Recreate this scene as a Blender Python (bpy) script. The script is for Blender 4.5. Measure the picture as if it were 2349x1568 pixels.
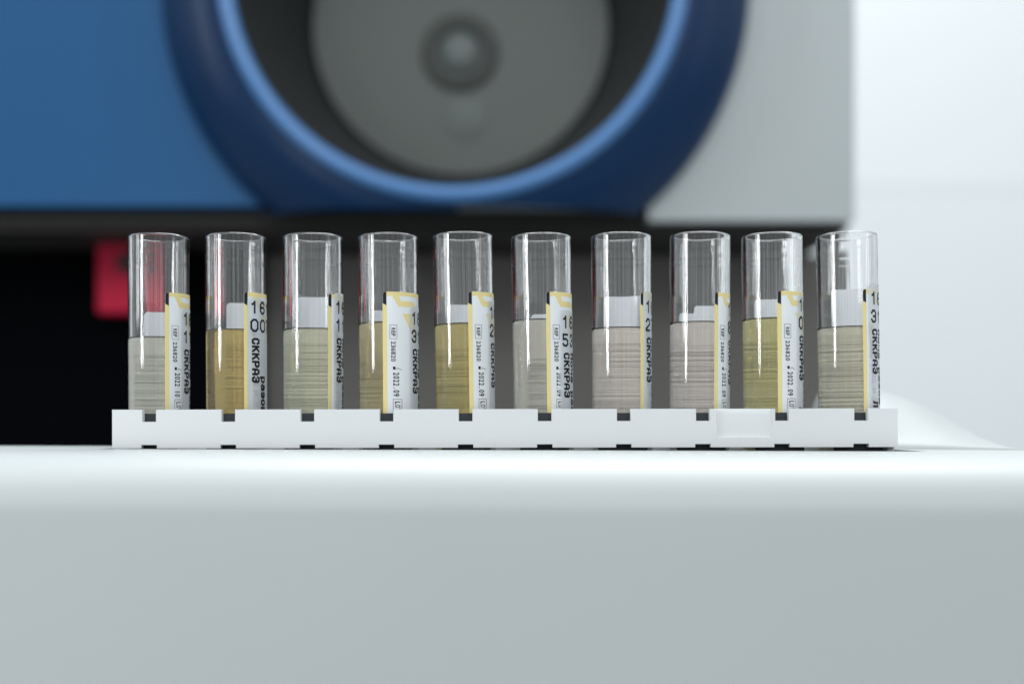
import bpy, bmesh, math, random
from mathutils import Matrix, Vector
random.seed(7)
sc = bpy.context.scene
for o in list(bpy.data.objects): bpy.data.objects.remove(o)
C = sc.collection
MM = 0.001
PI = math.pi

# ------------------------------------------------------------------ camera
CAMD = 0.320                       # metres from the lens to the row of tube axes (y = 0); camera height is z = 0
cam = bpy.data.cameras.new('camera'); camo = bpy.data.objects.new('camera', cam); C.objects.link(camo)
camo.location = (0, -CAMD, 0); camo.rotation_euler = (PI/2, 0, 0)
cam.sensor_width = 36; cam.lens = 43.0; cam.shift_y = 0.0854
cam.clip_start = 0.01; cam.clip_end = 30
cam.dof.use_dof = True; cam.dof.focus_distance = CAMD - 0.006; cam.dof.aperture_fstop = 5.6
sc.camera = camo

# ------------------------------------------------------------------ light
w = bpy.data.worlds.new('World'); sc.world = w; w.use_nodes = True
def room_light(w):
    """soft light of a laboratory: dim at eye level with random upright bright bands added for streaks on the tubes, brighter towards the ceiling"""
    n = w.node_tree.nodes; L = w.node_tree.links; bg = n['Background']
    def math_(op, a, b=None, clamp=False):
        m = n.new('ShaderNodeMath'); m.operation = op; m.use_clamp = clamp
        for i, v in enumerate((a, b)):
            if v is None: continue
            if isinstance(v, (int, float)): m.inputs[i].default_value = v
            else: L.new(v, m.inputs[i])
        return m.outputs[0]
    tc = n.new('ShaderNodeTexCoord'); sp = n.new('ShaderNodeSeparateXYZ'); L.new(tc.outputs['Generated'], sp.inputs[0])
    az = math_('ARCTAN2', sp.outputs[0], sp.outputs[1])
    t = n.new('ShaderNodeTexNoise'); t.noise_dimensions = '1D'; t.inputs['Scale'].default_value = 9.0; t.inputs['Detail'].default_value = 1.5
    L.new(az, t.inputs['W'])
    r = n.new('ShaderNodeValToRGB'); L.new(t.outputs['Fac'], r.inputs[0])
    r.color_ramp.elements[0].position = 0.40; r.color_ramp.elements[0].color = (0, 0, 0, 1)
    r.color_ramp.elements[1].position = 0.72; r.color_ramp.elements[1].color = (1, 1, 1, 1)
    up = math_('MULTIPLY', math_('SUBTRACT', sp.outputs[2], 0.35), 2.5, True)
    low = math_('MULTIPLY', math_('ADD', sp.outputs[2], 0.02), 9.0, True)
    lev = math_('MULTIPLY', math_('SUBTRACT', math_('ABSOLUTE', sp.outputs[2]), 0.10), 3.5, True)
    base = math_('ADD', WORLD_BASE, math_('MULTIPLY', lev, WORLD_LIFT))
    v = math_('ADD', base, math_('MULTIPLY', math_('MULTIPLY', r.outputs[0], low), WORLD_BANDS))
    v = math_('ADD', v, math_('MULTIPLY', up, WORLD_TOP))
    bg.inputs[0].default_value = (0.91, 0.97, 1.0, 1); L.new(v, bg.inputs[1])
WORLD_BASE, WORLD_LIFT, WORLD_BANDS, WORLD_TOP = 0.30, 0.30, 1.0, 0.25
room_light(w)
def area(name, loc, target, sx, sy, power, col=(0.95, 0.98, 1.0), spread=180):
    l = bpy.data.lights.new(name, 'AREA'); l.shape = 'RECTANGLE'; l.size = sx; l.size_y = sy
    l.energy = power; l.color = col; l.spread = math.radians(spread)
    o = bpy.data.objects.new(name, l); C.objects.link(o); o.location = loc
    o.rotation_euler = (Vector(target) - Vector(loc)).to_track_quat('-Z', 'Y').to_euler()
    return o
area('overhead_light', (0.0, 0.05, 1.9), (0, 0, 0), 2.0, 1.2, 4)
area('overhead_light', (0.2, 1.12, 1.62), (0, 0, 0.03), 1.5, 0.4, 38)  # added high behind the machine, to light the backs of the stickers
area('front_fill', (0.3, -1.5, 1.0), (0, 0, 0.0), 1.6, 0.5, 11)  # fill added behind the camera, to brighten labels and other front faces
# bright slim lamp close by at the left of the camera: the sharp streak on every tube
area('stick_lamp', (-0.325, -0.19, 0.080), (-0.05, 0.0, 0.06), 0.021, 0.10, 0.26)
area('side_strip', (-1.40, -0.42, 0.62), (0, 0.2, 0.1), 0.18, 1.00, 4.5)  # unseen strip placed at the left for weaker streaks and the bezel's sheen
area('side_strip', (1.45, -0.45, 0.62), (0, 0, 0.05), 0.10, 1.0, 1.5)  # weaker unseen strip added on the right
area('wall_fill', (1.3, 0.25, 1.5), (1.1, 1.55, 0.15), 0.8, 0.5, 0.9, spread=110)  # fill added only to brighten the wall at the right

sc.view_settings.view_transform = 'Standard'; sc.view_settings.look = 'None'
sc.view_settings.exposure = 0.0; sc.view_settings.gamma = 1.0
sc.cycles.use_denoising = True
try: sc.cycles.denoiser = 'OPENIMAGEDENOISE'
except Exception: pass
sc.cycles.max_bounces = 24; sc.cycles.transmission_bounces = 20; sc.cycles.glossy_bounces = 8
sc.cycles.diffuse_bounces = 5; sc.cycles.transparent_max_bounces = 16
sc.cycles.caustics_reflective = True; sc.cycles.caustics_refractive = True
sc.cycles.sample_clamp_indirect = 22.0; sc.cycles.blur_glossy = 0.3

# ------------------------------------------------------------------ helpers
def srgb(r, g, b):
    f = lambda c: (c/255/12.92) if c/255 <= 0.04045 else ((c/255+0.055)/1.055)**2.4
    return (f(r), f(g), f(b), 1)
def mat(name, col, rough=0.5, spec=0.5, coat=0.0, ior=1.45, noise=None, bump=None):
    m = bpy.data.materials.new(name); m.use_nodes = True
    n = m.node_tree.nodes; L = m.node_tree.links; p = n['Principled BSDF']
    c = col if len(col) == 4 else (*col, 1)
    p.inputs['Base Color'].default_value = c; p.inputs['Roughness'].default_value = rough
    p.inputs['Specular IOR Level'].default_value = spec; p.inputs['IOR'].default_value = ior
    p.inputs['Coat Weight'].default_value = coat; p.inputs['Coat Roughness'].default_value = 0.08
    if noise or bump:
        tc = n.new('ShaderNodeTexCoord')
    if noise:                       # slight wear / colour variation belonging to the surface
        sc_, amt = noise
        t = n.new('ShaderNodeTexNoise'); t.inputs['Scale'].default_value = sc_; t.inputs['Detail'].default_value = 5
        L.new(tc.outputs['Object'], t.inputs['Vector'])
        mx = n.new('ShaderNodeMix'); mx.data_type = 'RGBA'
        mx.inputs['A'].default_value = tuple(x*(1-amt) for x in c[:3]) + (1,)
        mx.inputs['B'].default_value = tuple(min(1, x*(1+amt)) for x in c[:3]) + (1,)
        L.new(t.outputs['Fac'], mx.inputs['Factor']); L.new(mx.outputs['Result'], p.inputs['Base Color'])
    if bump:
        sc_, st, dist = bump
        t = n.new('ShaderNodeTexNoise'); t.inputs['Scale'].default_value = sc_; t.inputs['Detail'].default_value = 3
        L.new(tc.outputs['Object'], t.inputs['Vector'])
        b = n.new('ShaderNodeBump'); b.inputs['Strength'].default_value = st; b.inputs['Distance'].default_value = dist
        L.new(t.outputs['Fac'], b.inputs['Height']); L.new(b.outputs['Normal'], p.inputs['Normal'])
    return m
def paper(name, col, tr=0.18, rough=0.4):
    m = mat(name, col, rough, 0.4); n = m.node_tree.nodes; L = m.node_tree.links
    t = n.new('ShaderNodeBsdfTranslucent'); t.inputs['Color'].default_value = (*col[:3], 1)
    mx = n.new('ShaderNodeMixShader'); mx.inputs[0].default_value = tr
    L.new(n['Principled BSDF'].outputs[0], mx.inputs[1]); L.new(t.outputs[0], mx.inputs[2])
    L.new(mx.outputs[0], n['Material Output'].inputs['Surface'])
    return m
def glass(name, ior, rough=0.0, absorb=None, col=(1, 1, 1, 1), wavy=None):
    m = bpy.data.materials.new(name); m.use_nodes = True
    n = m.node_tree.nodes; L = m.node_tree.links; n.remove(n['Principled BSDF'])
    g = n.new('ShaderNodeBsdfGlass'); g.inputs['IOR'].default_value = ior
    g.inputs['Roughness'].default_value = rough; g.inputs['Color'].default_value = col
    L.new(g.outputs[0], n['Material Output'].inputs['Surface'])
    if absorb:
        T, path = absorb
        k = [-math.log(max(t, 0.001))/path for t in T]; d = max(k)*1.02
        v = n.new('ShaderNodeVolumeAbsorption'); v.inputs['Density'].default_value = d
        v.inputs['Color'].default_value = tuple(1 - x/d for x in k) + (1,)
        L.new(v.outputs[0], n['Material Output'].inputs['Volume'])
    if wavy:
        tc = n.new('ShaderNodeTexCoord'); mp = n.new('ShaderNodeMapping'); mp.inputs['Scale'].default_value = (1, 1, 0.12)
        t = n.new('ShaderNodeTexNoise'); t.inputs['Scale'].default_value = wavy[0]; t.inputs['Detail'].default_value = 2
        b = n.new('ShaderNodeBump'); b.inputs['Strength'].default_value = wavy[1]; b.inputs['Distance'].default_value = wavy[2]
        L.new(tc.outputs['Object'], mp.inputs[0]); L.new(mp.outputs[0], t.inputs['Vector'])
        L.new(t.outputs['Fac'], b.inputs['Height']); L.new(b.outputs['Normal'], g.inputs['Normal'])
    return m
def tag(o, label=None, cat=None, group=None, kind=None):
    if label: o['label'] = label
    if cat: o['category'] = cat
    if group: o['group'] = group
    if kind: o['kind'] = kind
    return o
def empty(name, loc=(0, 0, 0)):
    o = bpy.data.objects.new(name, None); C.objects.link(o); o.location = loc; o.empty_display_size = 0.01; return o
def link(name, bm, mats, parent=None, smooth=False, bevel=0, seg=3, recalc=True):
    if recalc: bmesh.ops.recalc_face_normals(bm, faces=bm.faces)
    me = bpy.data.meshes.new(name); bm.to_mesh(me); bm.free()
    for m in (mats if isinstance(mats, (list, tuple)) else [mats]): me.materials.append(m)
    if smooth:
        for p in me.polygons: p.use_smooth = True
    o = bpy.data.objects.new(name, me); C.objects.link(o)
    if bevel:
        b = o.modifiers.new('bevel', 'BEVEL'); b.width = bevel; b.segments = seg; b.limit_method = 'ANGLE'
        b.harden_normals = False
        for p in me.polygons: p.use_smooth = True
        wn = o.modifiers.new('wn', 'WEIGHTED_NORMAL'); wn.keep_sharp = False
    if parent: o.parent = parent
    return o
def box(bm, x0, x1, y0, y1, z0, z1, mi=0):
    vs = [bm.verts.new(p) for p in [(x0,y0,z0),(x1,y0,z0),(x1,y1,z0),(x0,y1,z0),(x0,y0,z1),(x1,y0,z1),(x1,y1,z1),(x0,y1,z1)]]
    for f in ((0,3,2,1),(4,5,6,7),(0,1,5,4),(1,2,6,5),(2,3,7,6),(3,0,4,7)):
        bm.faces.new([vs[i] for i in f]).material_index = mi
def prism_xz(bm, pts, y0, y1, mi=0):
    a = [bm.verts.new((x, y0, z)) for x, z in pts]; b = [bm.verts.new((x, y1, z)) for x, z in pts]
    bm.faces.new(a).material_index = mi; bm.faces.new(list(reversed(b))).material_index = mi
    n = len(pts)
    for i in range(n): bm.faces.new([a[i], b[i], b[(i+1) % n], a[(i+1) % n]]).material_index = mi
def lathe(bm, prof, seg=96, axis='z', c=(0, 0, 0), closed=False, mi=0):
    rings = []
    for r, h in prof:
        if r < 1e-7:
            p = (c[0], c[1], c[2]+h) if axis == 'z' else (c[0], c[1]+h, c[2])
            rings.append([bm.verts.new(p)]); continue
        ring = []
        for k in range(seg):
            a = 2*PI*k/seg
            p = (c[0]+r*math.cos(a), c[1]+r*math.sin(a), c[2]+h) if axis == 'z' else (c[0]+r*math.cos(a), c[1]+h, c[2]+r*math.sin(a))
            ring.append(bm.verts.new(p))
        rings.append(ring)
    pairs = list(zip(rings, rings[1:])) + ([(rings[-1], rings[0])] if closed else [])
    for A, B in pairs:
        for k in range(seg):
            k2 = (k+1) % seg
            if len(A) == 1 and len(B) == 1: continue
            if len(A) == 1: f = bm.faces.new([A[0], B[k], B[k2]])
            elif len(B) == 1: f = bm.faces.new([A[k], A[k2], B[0]])
            else: f = bm.faces.new([A[k], A[k2], B[k2], B[k]])
            f.material_index = mi
# pixel of the 2349 x 1568 view of the photograph -> metres at distance d from the lens (used only to measure sizes)
K = 0.11397*MM/0.320
def PX(px, d): return (px-1174.5)*K*d
def PZ(py, d): return (984.7-py)*K*d

# ------------------------------------------------------------------ materials
M_tray   = mat('tray_plastic', (0.424, 0.448, 0.446), 0.42, 0.24, noise=(7, 0.055), bump=(900, 0.05, 0.0002))
M_rack   = mat('rack_plastic', (0.64, 0.655, 0.66), 0.42, 0.5, noise=(40, 0.02))
M_liner  = mat('dark_liner', (0.035, 0.04, 0.045), 0.5, 0.3)
M_ledge  = mat('grey_ledge', (0.22, 0.24, 0.24), 0.6, 0.3)
M_glass  = glass('clear_tube', 1.57, 0.0, wavy=(260, 0.25, 0.0002))
M_white  = paper('label_paper', (0.80, 0.83, 0.85))
M_stick  = paper('sticker_paper', (0.82, 0.84, 0.86), 0.60)
M_yellow = paper('label_yellow', srgb(230, 214, 152), 0.15)
M_black  = mat('printed_black', (0.008, 0.010, 0.014), 0.5, 0.3)
M_bars   = paper('printed_bars', (0.76, 0.775, 0.78), 0.58)
M_grey   = mat('printed_grey', (0.10, 0.13, 0.15), 0.5, 0.3)

# ------------------------------------------------------------------ structure: walls and floor of the room
zw_ = PZ(432, 1.87)
bm = bmesh.new(); box(bm, -1.6, 2.6, 1.5512, 1.66, zw_, 2.2, 0); box(bm, -1.6, 2.6, 1.5520, 1.66, -0.45, zw_-0.0005, 1)
M_wall = mat('painted_wall', (0.70, 0.725, 0.73), 0.6, 0.3, noise=(3, 0.02), bump=(60, 0.1, 0.001))
M_wall2 = mat('painted_wall_lower', (0.68, 0.708, 0.716), 0.6, 0.3, noise=(3, 0.02), bump=(60, 0.1, 0.001))
tag(link('wall', bm, [M_wall, M_wall2]), kind='structure')
bm = bmesh.new(); box(bm, -2.5, 2.6, -1.6, 1.66, -0.50, -0.45)
tag(link('floor', bm, mat('vinyl_floor', (0.30, 0.32, 0.33), 0.4, noise=(6, 0.1))), kind='structure')

# ------------------------------------------------------------------ the analyser behind the rack
MB_ = empty('laboratory_analyzer', (0, 0.33, -0.45))
tag(MB_, 'blurred blue and grey laboratory machine with a round window ring, standing behind the tube rack', 'machine')
def part(name, bm, m, parent=MB_, **kw):
    # keep world coordinates: build in world space, then offset by the parent location
    o = link(name, bm, m, None, **kw); o.parent = parent; o.matrix_parent_inverse = Matrix.Translation(-Vector(MB_.location))
    return o
dP = 0.65                                       # front plane of the machine
yP = dP - CAMD
M_blue  = mat('blue_panel', srgb(28, 83, 130), 0.38, 0.3, noise=(4, 0.05))
M_bezel = mat('blue_bezel', srgb(0, 40, 76), 0.34, 0.28)
M_rim   = mat('blue_rim', srgb(74, 122, 176), 0.25, 0.6)
M_fun   = mat('dark_funnel', (0.032, 0.034, 0.034), 0.5, 0.2)
M_house = mat('grey_housing', (0.40, 0.435, 0.44), 0.4, 0.4, noise=(5, 0.03))
M_dark  = mat('dark_trim', (0.035, 0.033, 0.031), 0.55, 0.2)
M_black2= mat('black_cabinet', (0.0015, 0.002, 0.003), 0.7, 0.02)
M_gbase = mat('grey_base', (0.135, 0.128, 0.119), 0.6, 0.2, noise=(12, 0.08))
M_win   = mat('window_grey', (0.12, 0.132, 0.124), 0.4, 0.4, noise=(8, 0.06))
xc = PX(1045, dP); zc = 0.236
zb = PZ(470, dP)
arcL = [(xc+0.112*math.cos(a), zc+0.112*math.sin(a)) for a in [PI/2+PI*k/40 for k in range(41)]]     # top, left, bottom
bm = bmesh.new(); prism_xz(bm, [(xc, 0.42)] + arcL + [(xc, zb), (PX(-900, dP), zb), (PX(-900, dP), 0.42)], yP+0.002, yP+0.05)
part('blue_panel', bm, M_blue)
zh = PZ(503, dP)
arcR = [(xc+0.001+0.112*math.cos(a), zc+0.112*math.sin(a)) for a in [-PI/2+PI*k/40 for k in range(41)]]  # bottom, right, top
bm = bmesh.new(); prism_xz(bm, [(PX(1490, dP), zh), (PX(1490, dP), zb), (xc+0.001, zb)] + arcR + [(xc+0.001, 0.42), (PX(1966, dP), 0.42), (PX(1966, dP), zh)], yP+0.004, yP+0.30)
part('housing', bm, M_house)
# bezel: ring of revolution, cut off along the machine's lower edge
bm = bmesh.new()
prof = [(0.156, yP+0.004), (0.1555, yP-0.004), (0.152, yP-0.009)]
for k in range(1, 9):
    t = k/8; prof.append((0.152-(0.152-0.119)*t, yP-0.009-0.019*math.sin(t*PI/2)**0.9))
lathe(bm, prof, 160, 'y', (xc, 0, zc))
bmesh.ops.bisect_plane(bm, geom=bm.verts[:]+bm.edges[:]+bm.faces[:], plane_co=(0, 0, zb*0.952), plane_no=(0, 0, 1), clear_inner=True)
bz = part('window_bezel', bm, M_bezel, smooth=True)
bm = bmesh.new()
lathe(bm, [(0.1165+0.0044*math.cos(a), yP-0.028+0.0044*math.sin(a)) for a in [2*PI*k/16 for k in range(16)]], 160, 'y', (xc, 0, zc), closed=True)
part('rim', bm, M_rim, smooth=True)
bm = bmesh.new(); lathe(bm, [(0.1135, yP-0.026), (0.110, yP-0.01), (0.098, yP+0.03), (0.0875, yP+0.072)], 128, 'y', (xc, 0, zc))
part('funnel', bm, M_fun, smooth=True)
bm = bmesh.new(); lathe(bm, [(0.0, yP+0.068), (0.0865, yP+0.068), (0.089, yP+0.076)], 96, 'y', (xc, 0, zc))
win = part('window', bm, M_win)
hx, hz = PX(1055, dP+.065), PZ(118, dP+.065)
bm = bmesh.new(); lathe(bm, [(0.0125, yP+0.0665), (0.0135, yP+0.063), (0.020, yP+0.062), (0.023, yP+0.0675)], 64, 'y', (hx, 0, hz))
part('hub_ring', bm, mat('hub_dark', (0.105, 0.112, 0.106), 0.6, 0.15), smooth=True)
bm = bmesh.new(); lathe(bm, [(0.0, yP+0.060), (0.009, yP+0.061), (0.0122, yP+0.0665)], 64, 'y', (hx, 0, hz))
part('hub', bm, mat('hub_light', (0.20, 0.225, 0.22), 0.5, 0.4), smooth=True)
bm = bmesh.new(); lathe(bm, [(0.0, yP+0.0655), (0.009, yP+0.066), (0.013, yP+0.0675)], 48, 'y', (PX(1068, dP+.065), 0, PZ(268, dP+.065)))  # pale disc shaped to imitate a blurred reflection on the window
part('window_glint', bm, mat('glint_grey', (0.165, 0.185, 0.178), 0.5, 0.3), smooth=True)
# trim under the machine and its recessed base
bm = bmesh.new(); box(bm, PX(-900, dP), PX(1962, dP), yP+0.012, yP+0.30, PZ(522, dP), PZ(503, dP)-0.001)
box(bm, PX(-900, dP), PX(1489, dP), yP+0.012, yP+0.05, PZ(503, dP)-0.0005, zb-0.001)
part('lower_trim', bm, M_dark, bevel=0.002)
dB = 0.74; yB = dB-CAMD
bm = bmesh.new(); box(bm, PX(606, dB), PX(1948, dB), yB, yB+0.2, -0.45, PZ(523, dP)-0.001)
part('grey_base', bm, M_gbase, bevel=0.002)
bm = bmesh.new(); box(bm, PX(-900, dB), PX(604, dB), yB-0.01, yB+0.2, -0.45, PZ(523, dP)-0.001)
blk = part('black_base', bm, M_black2, bevel=0.002)
bm = bmesh.new(); lathe(bm, [(0, yB-0.008), (0.0045, yB-0.0075), (0.0055, yB+0.001)], 32, 'y', (PX(962, dB), 0, PZ(632, dB)))
part('base_knob', bm, mat('knob_grey', (0.13, 0.12, 0.115), 0.5), smooth=True)
dR = 0.71
bm = bmesh.new(); box(bm, PX(221, dR), PX(398, dR), dR-CAMD, dR-CAMD+0.018, PZ(717, dR), PZ(540, dR))
o = part('red_sign', bm, mat('red_sign', (0.52, 0.004, 0.042), 0.5, 0.3), bevel=0.001); o['label'] = 'red square sign on the black base'
bm = bmesh.new()
lathe(bm, [(0, dR-CAMD-0.0015), (0.0065, dR-CAMD-0.0015), (0.0065, dR-CAMD-0.0004)], 32, 'y', (PX(293, dR), 0, PZ(603, dR)))
box(bm, PX(293, dR), PX(345, dR), dR-CAMD-0.0012, dR-CAMD-0.0004, PZ(615, dR), PZ(596, dR))
s = link('dark_symbol', bm, mat('sign_dark', (0.04, 0.003, 0.008), 0.5)); s.parent = o

# ------------------------------------------------------------------ the white loading tray the rack stands in
TR = empty('loading_tray', (0, 0, -0.005))
tag(TR, 'glossy white plastic loading tray with rounded front edge, across the bottom under the tube rack', 'tray')
ZT = PZ(1031.5, 0.308)                          # tray top at the rack's front
def ztray(x): return ZT - 0.0030*x              # falls slightly to the right
ys = []                                          # front profile: (y, drop) from back to front
prof = [(0.042, -0.050), (0.042, -0.012), (0.0415, -0.004), (0.039, -0.0008), (0.034, 0.0)]
slot0, slot1 = 0.0135, -0.0145
prof += [(0.025, 0), (slot0, 0), (slot1, 0), (-0.025, 0), (-0.040, 0), (-0.052, -0.0001)]
for k in range(1, 17):
    t = k/16*PI/2
    prof.append((-0.055-0.019*math.sin(t), -0.0122*(1-math.cos(t)) - 0.0001))
prof += [(-0.0745, -0.022), (-0.0752, -0.045), (-0.077, -0.09), (-0.080, -0.445)]
xs = [-0.42, -0.3, -0.2, -0.14, -0.1035, 0.1035, 0.12, 0.14, 0.155, 0.18, 0.21, 0.3, 0.42]
def fall(x):                                     # the tray rounds off towards its right end
    return -0.0035*max(0, min(1, (x-0.135)/0.05))**1.5
bm = bmesh.new(); G = []
for x in xs:
    G.append([bm.verts.new((x, y, ztray(x)+dz + (fall(x) if y > -0.01 else 0)+0.005)) for y, dz in prof])
for i in range(len(xs)-1):
    for j in range(len(prof)-1):
        if xs[i] == -0.1035 and prof[j][0] == slot0: continue
        bm.faces.new([G[i][j], G[i+1][j], G[i+1][j+1], G[i][j+1]])
link('tray_body', bm, M_tray, TR, smooth=True)
bm = bmesh.new()                                 # walls and floor of the slot the rack sits in
zt0 = ZT+0.005
c = [(-0.1035, slot1), (0.1035, slot1), (0.1035, slot0), (-0.1035, slot0)]
top = [bm.verts.new((x, y, zt0-0.0030*x)) for x, y in c]; bot = [bm.verts.new((x, y, zt0-0.056)) for x, y in c]
for i in range(4): bm.faces.new([top[i], top[(i+1) % 4], bot[(i+1) % 4], bot[i]])
bm.faces.new(bot)
link('rack_slot', bm, M_liner, TR)
# raised rear guard at the right
dG = 0.375
cont = [(1880, 1035), (1882, 925), (1890, 900), (1905, 888), (1940, 884), (1985, 889), (2020, 898), (2052, 906), (2081, 917), (2112, 932), (2142, 950),
        (2172, 972), (2203, 996), (2225, 1013), (2250, 1026), (2288, 1037), (2349, 1046), (2450, 1053), (2600, 1060)]
bm = bmesh.new(); R = []
for px, py in cont:
    x = PX(px, dG); z = PZ(py, dG)+0.005
    y0 = dG-CAMD; zt = max(zt0-0.0030*x + (-0.0035*max(0, min(1, (x-0.135)/0.05))**1.5) + 0.0003, -0.05)
    hgt_ = max(z-zt, 0.0)
    col = [(0.0150, zt-0.03), (0.0155, zt)]
    for kk in range(1, 11):
        t_ = kk/10; col.append((0.0155+(y0-0.0155)*t_, zt + hgt_*math.sin(t_*PI/2)**1.3 if z > zt else z))
    col += [(y0+0.006, z), (y0+0.012, z-0.003), (y0+0.014, -0.06), (0.016, -0.06)]
    R.append([bm.verts.new((x, yy, zz)) for yy, zz in col])
for A, B in zip(R, R[1:]):
    for j in range(len(A)): bm.faces.new([A[j], B[j], B[(j+1) % len(A)], A[(j+1) % len(A)]])
bm.faces.new(R[0]); bm.faces.new(R[-1])
link('rear_guard', bm, M_tray, TR, smooth=True)

# ------------------------------------------------------------------ the rack
RK = empty('tube_rack', (0, 0, -0.055)); RK.rotation_euler = (0, -0.0018, 0)
tag(RK, 'long white plastic ten place tube rack with square notches, set in the tray', 'rack')
s_ = 1/15.87*MM                                  # one pixel of the full photograph at the rack's front face
def rx(px): return (px-2048)*s_
def rz(py): return (1717-py)*s_ + 0.055
yF = 0.3085-CAMD                                 # front face
rl, rr = rx(449), rx(3594)
zt_, zl_ = rz(1635), rz(1789.5)
nx = [rx(597 + 316.7*k) for k in range(10)]
hw, hd = 27.5*s_, 49*s_
pts = [(rl, zl_)]
for x in nx: pts += [(x-31*s_, zl_), (x-31*s_, rz(1776)), (x+31*s_, rz(1776)), (x+31*s_, zl_)]
pts += [(rr, zl_), (rr, zt_)]
rc0, rc1 = rx(2866), rx(3094)                    # recessed field between the last notches
for x in reversed(nx):
    if abs(x-nx[8]) < 1e-6:
        pass
    pts += [(x+hw, zt_), (x+hw, zt_-hd), (x-hw, zt_-hd), (x-hw, zt_)]
pts += [(rl, zt_)]
bm = bmesh.new(); prism_xz(bm, pts, yF, yF+0.0022)
rail = link('front_rail', bm, M_rack, RK)
# cut the recess with a boolean, then bevel
cb = bmesh.new()
zr0, zr1 = rz(1752), rz(1660)
a = [(rc0, yF-0.001, zr0), (rc1, yF-0.001, zr0), (rc1, yF-0.001, zt_+0.001), (rc0, yF-0.001, zt_+0.001)]
b = [(rc0+0.0003, yF+0.0007, zr0+0.0003), (rc1-0.0003, yF+0.0007, zr0+0.0003), (rc1-0.0003, yF+0.0007, zr1), (rc0+0.0003, yF+0.0007, zr1)]
t = [(rc0+0.0003, yF+0.0014, zt_+0.001), (rc1-0.0003, yF+0.0014, zt_+0.001)]
V = [cb.verts.new(p) for p in a+b+t]
for f in ((0,1,2,3),(0,4,5,1),(4,7,6,5),(7,8,9,6),(3,2,9,8),(0,3,8,7),(0,7,4),(1,6,9,2),(1,5,6)):
    try: cb.faces.new([V[i] for i in f])
    except Exception: pass
cut = link('cutter', cb, M_rack)
bo = rail.modifiers.new('b', 'BOOLEAN'); bo.object = cut; bo.operation = 'DIFFERENCE'; bo.solver = 'EXACT'
cut.parent = RK
bpy.context.view_layer.update()
me = bpy.data.meshes.new_from_object(rail.evaluated_get(bpy.context.evaluated_depsgraph_get()))
rail.modifiers.clear(); rail.data = me; bpy.data.objects.remove(cut)
def add_bevel(o, wdt, seg=3):
    b = o.modifiers.new('bevel', 'BEVEL'); b.width = wdt; b.segments = seg; b.limit_method = 'ANGLE'; b.angle_limit = math.radians(20)
    for p in o.data.polygons: p.use_smooth = True
    o.modifiers.new('wn', 'WEIGHTED_NORMAL')
add_bevel(rail, 0.00042, 4)
# dark liner and grey ledge behind the notches
bm = bmesh.new()
for x in nx: box(bm, x-0.0062, x+0.0062, yF+0.0024, yF+0.0030, 0.012, rz(1650.5))
link('tube_holder', bm, M_liner, RK)
bm = bmesh.new()
for x in nx: box(bm, x-0.0023, x+0.0023, yF+0.0019, yF+0.00235, rz(1779), rz(1682))
link('inner_ledge', bm, M_ledge, RK)
# ends, back rail, dividers, foot
for x0, x1 in ((rl, rl+0.002), (rr-0.002, rr)):
    bm = bmesh.new(); box(bm, x0+0.0001, x1-0.0001, yF+0.0023, 0.0105, 0.001, zt_-0.0003)
    link('rack_end', bm, M_rack, RK, bevel=0.0004)
bm = bmesh.new(); box(bm, rl+0.0001, rr-0.0001, 0.0106, 0.0125, 0.020, zt_-0.004)
link('back_rail', bm, M_rack, RK, bevel=0.0003)
bm = bmesh.new(); box(bm, rl+0.0001, rr-0.0001, yF+0.0003, 0.0125, 0.0, 0.0015)
link('rack_foot', bm, M_rack, RK, bevel=0.0003)

# ------------------------------------------------------------------ tubes
LEN = 100.0; RT, RB, WALL = 7.82, 7.60, 1.05
def RAD(z): return RB + (RT-RB)*max(0, min(1, z/LEN))
FONT_CACHE = {}
def glyph(ch, bold):
    key = (ch, bold)
    if key not in FONT_CACHE:
        c = bpy.data.curves.new('t', 'FONT'); c.body = ch; c.size = 1; c.offset = bold; c.resolution_u = 4
        o = bpy.data.objects.new('t', c); C.objects.link(o); bpy.context.view_layer.update()
        m = bpy.data.meshes.new_from_object(o.evaluated_get(bpy.context.evaluated_depsgraph_get()))
        vs = [(v.co.x, v.co.y) for v in m.vertices]; fs = [tuple(p.vertices) for p in m.polygons]
        bpy.data.objects.remove(o); bpy.data.meshes.remove(m)
        x0 = min(v[0] for v in vs); x1 = max(v[0] for v in vs)
        FONT_CACHE[key] = ([(v[0]-x0, v[1]) for v in vs], fs, x1-x0)
    return FONT_CACHE[key]
LOW = lambda pl: [[(x, y*0.68) for x, y in p] for p in pl]
RING = [(0.3,0),(0.7,0),(1,0.22),(1,0.78),(0.7,1),(0.3,1),(0,0.78),(0,0.22),(0.3,0)]
THREE = [[(0,.78),(.25,1),(.75,1),(1,.8),(1,.62),(.75,.5),(.4,.5)],[(.75,.5),(1,.38),(1,.2),(.75,0),(.25,0),(0,.22)]]
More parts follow.
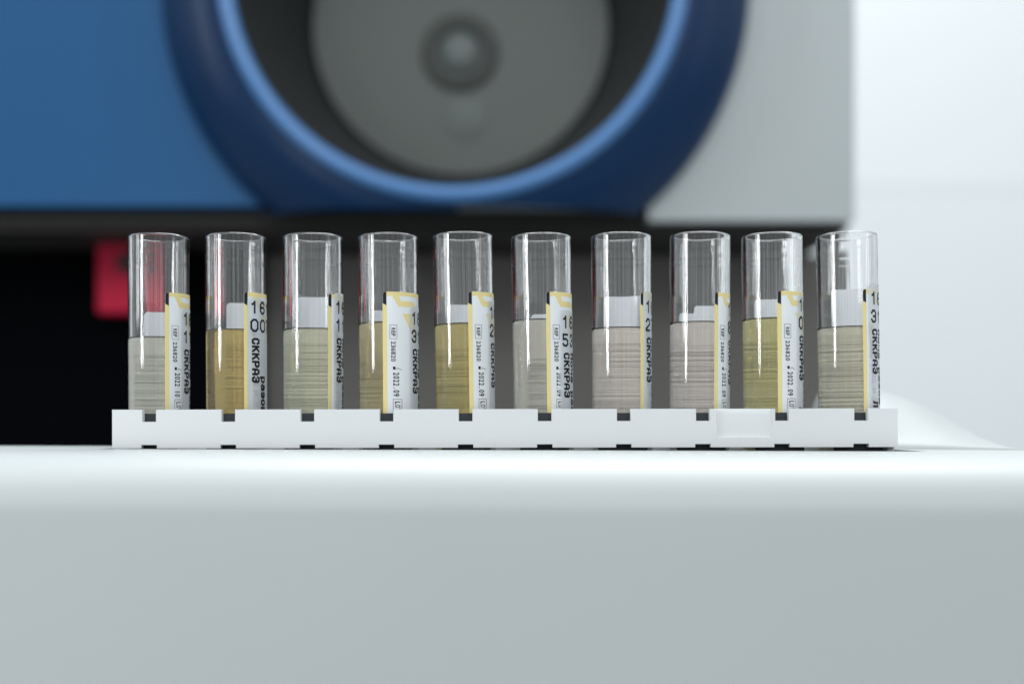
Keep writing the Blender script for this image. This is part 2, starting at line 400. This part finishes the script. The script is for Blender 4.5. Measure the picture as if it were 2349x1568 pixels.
STROKES = {
 'С': [[(1,.72),(.8,1),(.25,1),(0,.75),(0,.25),(.25,0),(.8,0),(1,.28)]],
 'К': [[(0,0),(0,1)],[(1,1),(.02,.42)],[(.36,.6),(1,0)]],
 'Р': [[(0,0),(0,1),(.7,1),(1,.85),(1,.6),(.7,.42),(0,.42)]],
 'А': [[(0,0),(0,.65),(.3,1),(.7,1),(1,.65),(1,0)],[(0,.34),(1,.34)]],
 'З': THREE, '3': THREE, 'з': LOW(THREE),
 'Л': [[(0,0),(.2,.12),(.25,1),(1,1),(1,0)]],
 'М': [[(0,0),(0,1),(.5,.4),(1,1),(1,0)]],
 'о': LOW([RING]),
 'ч': [[(0,.68),(0,.38),(.2,.28),(1,.28)],[(1,.68),(1,0)]],
 'а': [[(.1,.6),(.3,.68),(.75,.68),(1,.5),(1,0)],[(1,.38),(.3,.38),(0,.25),(0,.1),(.25,0),(.7,0),(1,.15)]],
 'р': [[(0,-.25),(0,.68),(.7,.68),(1,.5),(1,.18),(.7,0),(0,0)]],
 'в': [[(0,0),(0,.68),(.7,.68),(.95,.52),(.7,.36),(0,.36)],[(.7,.36),(1,.18),(.7,0),(0,0)]],
 '0': [RING], '1': [[(0,.76),(.3,.8),(.62,1),(.62,0)]],
 '2': [[(0,.78),(.25,1),(.7,1),(1,.8),(1,.6),(0,.14),(0,0),(1,0)]],
 '5': [[(1,1),(.05,1),(.05,.56),(.6,.62),(1,.45),(1,.15),(.7,0),(.2,0),(0,.16)]],
 '6': [[(.95,.8),(.7,1),(.3,1),(0,.72),(0,.2),(.3,0),(.7,0),(1,.2),(1,.35),(.75,.54),(.3,.54),(0,.38)]],
 '7': [[(0,1),(1,1),(.42,.3),(.42,0)]],
 '8': [[(.3,.52),(0,.7),(0,.82),(.3,1),(.7,1),(1,.82),(1,.7),(.7,.52),(.3,.52)],[(.3,.52),(0,.34),(0,.2),(.3,0),(.7,0),(1,.2),(1,.34),(.7,.52)]],
}
class Sheet:
    """flat drawing in (s, z) millimetres, later wrapped round a tube"""
    def __init__(self): self.bm = bmesh.new()
    def poly(self, pts, mi, off):
        vs = [self.bm.verts.new((s, z, off)) for s, z in pts]; f = self.bm.faces.new(vs); f.material_index = mi
    def rect(self, s0, s1, z0, z1, mi, off): self.poly([(s0, z0), (s1, z0), (s1, z1), (s0, z1)], mi, off)
    def frame(self, s0, s1, z0, z1, t, mi, off):
        self.rect(s0, s1, z1-t, z1, mi, off); self.rect(s0, s1, z0, z0+t, mi, off)
        self.rect(s0, s0+t, z0+t, z1-t, mi, off); self.rect(s1-t, s1, z0+t, z1-t, mi, off)
    def char(self, ch, fn, mi, off, bold):
        vs, fs, wd = glyph(ch, bold)
        bv = [self.bm.verts.new((*fn(x, y, wd), off)) for x, y in vs]
        for f in fs:
            try: self.bm.faces.new([bv[i] for i in f]).material_index = mi
            except ValueError: pass
    def strokes(self, ch, fn, th, mi, off):
        """thermal printer letter: every stroke a bar of even width"""
        for pl in STROKES[ch]:
            P = [Vector(fn(x, y)) for x, y in pl]
            for a, b in zip(P, P[1:]):
                d = (b-a)
                if d.length < 1e-6: continue
                d.normalize(); n_ = Vector((-d.y, d.x))*th/2; e = d*th*0.40
                self.poly([tuple(a-e-n_), tuple(b+e-n_), tuple(b+e+n_), tuple(a-e+n_)], mi, off)
    def thermal_up(self, ch, s0, wid, z0, h, th, mi, off):
        self.strokes(ch, lambda x, y: (s0+x*wid, z0+y*h), th, mi, off)
    def thermal_down(self, text, s0, h, ztop, pitch, th, mi, off, fill=0.62):
        for k, ch in enumerate(text):
            if ch != ' ': self.strokes(ch, lambda x, y: (s0+y*h, ztop-k*pitch-pitch*(1-fill)/2-x*pitch*fill), th, mi, off)
    def upright(self, ch, s0, wid, z0, h, mi, off, bold=0.03):
        self.char(ch, lambda x, y, wd: (s0 + x/max(wd, 1e-6)*wid, z0 + y/0.70*h), mi, off, bold)
    def down(self, text, s0, h, ztop, pitch, mi, off, bold=0.02, fill=0.80, low=None):
        for k, ch in enumerate(text):                # letters turned 90 degrees clockwise, one below the other
            if ch == ' ': continue
            zt = ztop - k*pitch
            wd_ = glyph(ch, bold)[2]; wmm = pitch*fill if wd_ > 0.3 else pitch*0.25
            self.char(ch, lambda x, y, wd: (s0 + y/0.70*h, zt - (pitch-wmm)/2 - x/max(wd, 1e-6)*wmm), mi, off, bold)
    def wrap(self, name, mats, parent, phi0, lean=0.0):
        bm = self.bm
        smin = min(v.co.x for v in bm.verts); smax = max(v.co.x for v in bm.verts)
        s = math.floor(smin) + 0.4
        while s < smax:
            bmesh.ops.bisect_plane(bm, geom=bm.verts[:]+bm.edges[:]+bm.faces[:], plane_co=(s, 0, 0), plane_no=(1, 0, 0), dist=1e-5); s += 0.4
        ztop = max(v.co.y for v in bm.verts)
        for v in bm.verts:
            sx, z, off = v.co; r = RAD(z) + off
            ph = phi0 + (sx + (z-ztop)*lean)/7.75
            v.co = (r*MM*math.sin(ph), -r*MM*math.cos(ph), z*MM)
        for f in bm.faces:                            # faces look outwards
            f.normal_update(); c = f.calc_center_median()
            if f.normal.x*c.x + f.normal.y*c.y < 0: f.normal_flip()
        return link(name, bm, mats, parent, smooth=False, recalc=False)

# measured on the photograph, crops 700 px wide shown 1143 wide (1.633x); ox = crop's left edge
T = [
 dict(ox=400,  l0=185, r0=578, l1=192, r1=577, top=80, liq=770, lab=(420, 468), st=(520, 575), word=838, back=(275, 617), dig=('16', '11'), col2='Моча разов', date='2022 10',
      liqc=(0.913,0.865,0.722), label='leftmost test tube, pale greyish urine at the lowest level, beside the blurred red sign', base='white and yellow label'),
 dict(ox=400,  l0=690, r0=1080, l1=700, r1=1081, top=77, liq=722, lab=(935, 467), st=(957, 505), word=765, back=(817, 528), dig=('161', '007'), col2='     разов', date='2022.09',
      liqc=(0.832,0.617,0.187), label='test tube of deep amber urine, second from the left, label reading 16 over 00'),
 dict(ox=1060, l0=117, r0=505, l1=122, r1=503, top=78, liq=715, lab=(407, 478), st=(440, 472), word=765, back=(195, 502), dig=('161', '111'), col2='Моча разов', date='2022.09',
      liqc=(0.883,0.846,0.599), label='test tube of pale greenish urine, third from the left, label reading 16 over 11'),
 dict(ox=1060, l0=607, r0=997, l1=620, r1=998, top=77, liq=675, lab=(768, 467), st=(938, 563), word=838, back=(687, 580), dig=('16', '31'), col2='Моча разов', date='2022.09',
      liqc=(0.731,0.597,0.281), label='fourth tube from the left, olive tan urine, manufacturer label turned widest to the front'),
 dict(ox=1700, l0=53,  r0=440, l1=77,  r1=450, top=70, liq=683, lab=(279, 465), st=(405, 525), word=802, back=(127, 560), dig=('16', '23'), col2='Моча разов', date='2022.09',
      liqc=(0.751,0.607,0.206), label='leaning test tube of golden olive urine, fifth from the left, sticker digits 1 over 2'),
 dict(ox=1700, l0=565, r0=950, l1=583, r1=963, top=77, liq=656, lab=(788, 467), st=(875, 585), word=865, back=(680, 615), dig=('16', '53'), col2='Моча разов', date='2022.09',
      liqc=(0.832,0.766,0.638), label='test tube of dull grey beige urine, sixth from the left, sticker reading 1 over 5'),
 dict(ox=2300, l0=107, r0=495, l1=117, r1=495, top=73, liq=708, lab=(423, 472), st=(443, 470), word=765, back=(172, 490), dig=('16', '27'), col2='Моча разов', date='2022.09',
      liqc=(0.934,0.825,0.713), label='test tube of pale pinkish urine, fourth from the right, label reading 16 over 27'),
 dict(ox=2300, l0=622, r0=1012, l1=623, r1=1003, top=70, liq=672, lab=(909, 470), st=(985, 548), word=782, back=(660, 560), dig=('1', '8'), col2='', date='2022.09',
      liqc=(0.892,0.785,0.693), label='third test tube from the right, pale mauve grey urine, stepped white sticker at the back'),
 dict(ox=2940, l0=45,  r0=437, l1=62,  r1=440, top=73, liq=648, lab=(275, 462), st=(400, 490), word=755, back=(110, 547), dig=('16', '07'), col2='Моча разов', date='2022.09', lean=0.020,
      liqc=(0.751,0.666,0.281), label='second test tube from the right, yellow green urine, slanted sticker reading 1 over 0'),
 dict(ox=2940, l0=533, r0=925, l1=553, r1=937, top=68, liq=702, lab=(829, 452), st=(864, 420), word=712, back=(620, 452), dig=('16', '31'), col2='Моча разов', date='2022.09',
      liqc=(0.812,0.746,0.562), label='rightmost test tube, grey beige urine, standing before the white wall'),
]
S = 15.3
def src_y(cy): return 880 + cy/1.633
for t in T:
    ox = t['ox']
    cx0 = ox + (t['l0']+t['r0'])/2/1.633; cx1 = ox + (t['l1']+t['r1'])/2/1.633
    y0s, y1s = src_y(110), src_y(1235)
    zrim = (1717-src_y(t['top']))/S*0.9757
    X0, X1 = (cx0-2048)/S, (cx1-2048)/S
    Z0, Z1 = (1717-y0s)/S, (1717-y1s)/S
    k = (X0-X1)/(Z0-Z1)
    zbot = zrim-LEN; xbot = X0 + k*(zbot-Z0); xr = X0 + k*(zrim-Z0)
    tube = empty('test_tube', (xbot*MM, 0, zbot*MM))
    view = -math.atan((X0)*MM/CAMD)
    tube.rotation_euler = (Matrix.Rotation(math.atan(k), 3, 'Y') @ Matrix.Rotation(view, 3, 'Z')).to_euler()
    tag(tube, t['label'], 'test tube', 'labelled test tubes standing in the white rack')
    Rpx = (t['r0']-t['l0'])/2
    def phi(x, y, t=t, Rpx=Rpx):
        f = (y-110)/(1235-110); cx = ((t['l0']+t['r0'])/2)*(1-f) + ((t['l1']+t['r1'])/2)*f
        return math.asin(max(-0.995, min(0.995, (x-cx)/Rpx)))
    def zl(y, ph):                                   # local height on the tube of a point at crop height y and angle ph
        d = CAMD/MM - 7.8*math.cos(ph)
        return (1717-src_y(y))/S*d/(CAMD/MM) - zbot
    # --- the plastic tube
    bm = bmesh.new(); prof = []
    for kk in range(0, 13):
        a = kk/12*PI/2; prof.append((RB*math.sin(a)*MM, (RB-RB*math.cos(a))*MM))
    for z in (8.2, 20, 40, 60, 80, 91.5, 93.0, 93.2, 93.4, 93.6, 96, LEN-1.1, LEN-0.65, LEN-0.43): prof.append(((RAD(z)+(0.009 if z in (93.2, 93.4) else 0))*MM, z*MM))
    rr_ = 0.42                                        # rounded lip
    for kk in range(1, 6):
        a = kk/6*PI/2; prof.append(((RT-rr_+rr_*math.cos(a))*MM, (LEN-rr_+rr_*math.sin(a))*MM))
    prof.append(((RT-rr_)*MM, LEN*MM)); prof.append(((RT-WALL+rr_)*MM, LEN*MM))
    for kk in range(1, 6):
        a = kk/6*PI/2; prof.append(((RT-WALL+rr_-rr_*math.sin(a))*MM, (LEN-rr_+rr_*math.cos(a))*MM))
    for z in (LEN-0.45, LEN-0.65, LEN-1.1, 96, 80, 60, 40, 20, 8.2): prof.append(((RAD(z)-WALL)*MM, z*MM))
    for kk in range(12, -1, -1):
        a = kk/12*PI/2; r = RB-WALL; prof.append((r*math.sin(a)*MM, (RB-r*math.cos(a))*MM))
    lathe(bm, prof, 128)
    link('tube_wall', bm, M_glass, tube, smooth=True)
    # --- the liquid, reaching a little into the wall so that no air film is left
    zc_ = (1717-src_y(t['liq']))/S - zbot; h = zc_-0.6
    ri = lambda z: RAD(z)-WALL
    bm = bmesh.new(); prof = []
    for kk in range(0, 13):
        a = kk/12*PI/2; r = RB-WALL+0.12; prof.append((r*math.sin(a)*MM, (RB-r*math.cos(a))*MM))
    for z in (20, 40, zc_-0.6, zc_-0.05, zc_): prof.append(((ri(z)+0.12)*MM, z*MM))
    r_in = ri(zc_)
    for e in (0.0, 0.06, 0.15, 0.3, 0.5, 0.8, 1.2, 1.7, 2.4, 3.4, 4.6): prof.append(((r_in-e)*MM, (h + 0.6*math.exp(-e/0.9))*MM))
    prof.append((0, h*MM))
    lathe(bm, prof, 128)
    m = glass('urine', 1.335, 0.0, absorb=(t['liqc'], 0.0135))
    link('urine', bm, m, tube, smooth=True)
    # --- printed manufacturer label
    LT = t['lab'][1]; ph0 = phi(t['lab'][0], LT+60); ztop = zl(LT, ph0)
    sh = Sheet(); O1, O2, O3 = 0.03, 0.06, 0.09
    Z = lambda d: ztop-d
    end = 14.0
    rc = [(0.55*(1-math.sin(a*PI/8))+0.0, -0.55*(1-math.cos(a*PI/8))) for a in range(5)]
    sh.poly([(0.0, Z(62)), (end, Z(62)), (end, Z(0)), (0.7, Z(0)), (0.45, Z(0.05)), (0.25, Z(0.2)), (0.1, Z(0.45)), (0.05, Z(0.8)), (0.05, Z(2.9)), (0.0, Z(3.0))], 0, O1)
    sh.poly([(0.0, Z(62)), (1.10, Z(62)), (1.10, Z(3.5)), (0.0, Z(2.9))], 1, O2)                     # yellow stripe
    sh.poly([(0.10, Z(2.96)), (1.0, Z(3.46)), (1.0, Z(0.03)), (0.72, Z(0.03)), (0.47, Z(0.08)), (0.28, Z(0.22)), (0.14, Z(0.47)), (0.10, Z(0.8))], 2, O3)   # black corner
    sh.poly([(1.0, Z(0)), (1.0, Z(1.5)), (1.15, Z(1.2)), (1.45, Z(1.05)), (end, Z(1.05)), (end, Z(0))], 1, O2)   # yellow top band
    sh.poly([(2.50, Z(1.051)), (4.18, Z(1.051)), (4.74, Z(2.3)), (8.2, Z(2.3)), (8.9, Z(2.45)), (9.5, Z(2.9)), (9.95, Z(3.75)), (4.0, Z(3.75))], 1, O2)
    sh.poly([(5.15, Z(5.5)), (9.6, Z(5.5)), (9.6, Z(13.2))], 1, O2)
    sh.frame(1.75, 3.68, Z(12.05), Z(8.4), 0.10, 3, O2)
    sh.down('REF', 2.22, 0.98, Z(9.15), 0.76, 2, O2, bold=0.03, fill=0.84)
    sh.down('236820', 2.12, 1.15, Z(12.55), 0.885, 2, O2, bold=0.022, fill=0.82)
    sh.rect(2.55, 3.2, Z(19.85), Z(19.1), 2, O2)
    sh.poly([(3.3, Z(19.75)), (3.9, Z(19.4)), (4.6, Z(19.8)), (5.0, Z(19.8)), (5.0, Z(19.9)), (4.5, Z(19.9)), (3.9, Z(19.55)), (3.3, Z(19.85))], 3, O2)
    sh.down(t['date'], 2.65, 1.5, Z(20.5), 0.90, 2, O2, bold=0.022, fill=0.80)
    sh.frame(2.5, 4.95, Z(31.2), Z(27.4), 0.10, 2, O2)
    sh.down('LOT', 3.05, 1.4, Z(27.95), 0.84, 2, O2, bold=0.02, fill=0.84)
    sh.wrap('printed_label', [M_white, M_yellow, M_black, M_grey], tube, ph0)
    # --- white bar-code sticker, from the right front round to the back
    sx, sy = t['st']; phs = phi(sx, sy+120); zs = zl(sy, phs+0.25)
    bx, by = t['back']; rel = (bx - ((t['l0']+t['r0'])/2+ (t['l1']+t['r1']-t['l0']-t['r0'])/2*0.45))/Rpx
    phb = PI - math.asin(max(-0.98, min(0.98, rel)))
    arc = (phb-phs)*7.75
    zw = zl(t['word'], phs+0.3)
    sh = Sheet(); P1, P2 = 0.12, 0.15; q = 1.35
    zbt = zs-58
    cor = [(q*(1-math.cos(a*PI/10)), -q*(1-math.sin(a*PI/10))) for a in range(6)]
    outl = [(0, zbt), (arc, zbt)]
    if t['dig'][0] == '1':                           # eighth tube: the back end is a step lower
        step = 4.9
        outl += [(arc-s_c, zs+z_c-1.6) for s_c, z_c in cor] + [(arc-step-0.3, zs-1.6), (arc-step-0.6, zs-1.3), (arc-step-0.7, zs+0.0), (arc-step-1.3, zs+0.5)]
    else:
        outl += [(arc-s_c, zs+z_c) for s_c, z_c in cor]
    outl += [(s_c, zs+z_c) for s_c, z_c in reversed(cor)]
    sh.poly(outl, 0, P1)
    dpx, wdt, hgt = 3.05, 2.15, 3.25
    def num(n, s0, z0):
        if n == '1': sh.thermal_up('1', s0+0.35, 1.25, z0+0.2, hgt-0.4, 0.52, 1, P2)
        else: sh.thermal_up(n, s0+0.1, 2.0 if n == '0' else 1.75, z0+0.2, hgt-0.4, 0.54, 1, P2)
    for kk, n in enumerate(t['dig'][0]): num(n, 0.95+kk*dpx, zw+9.4-hgt)
    for kk, n in enumerate(t['dig'][1]): num(n, 0.95+kk*dpx, zw+4.75-hgt)
    sh.thermal_down('СККРАЗ', 1.45, 1.95, zw, 1.96, 0.55, 1, P2)
    sh.thermal_down(t['col2'], 4.45, 1.95, zw, 1.96, 0.55, 1, P2)
    sh.thermal_down('Л', 1.45, 1.95, zw-18.4, 1.96, 0.55, 1, P2)
    z = zw-1.0; b0, b1 = min(9.5, arc-7.5), arc-1.3
    rnd = random.Random(int(bx*7+sy))
    while z > zw-36:
        wb = rnd.choice((0.2, 0.2, 0.4, 0.6)); sh.rect(b0, b1, z-wb, z, 2, P2); z -= wb + rnd.choice((0.2, 0.25, 0.45, 0.7))
    sh.wrap('barcode_sticker', [M_stick, M_black, M_bars], tube, phs, t.get('lean', 0.0))
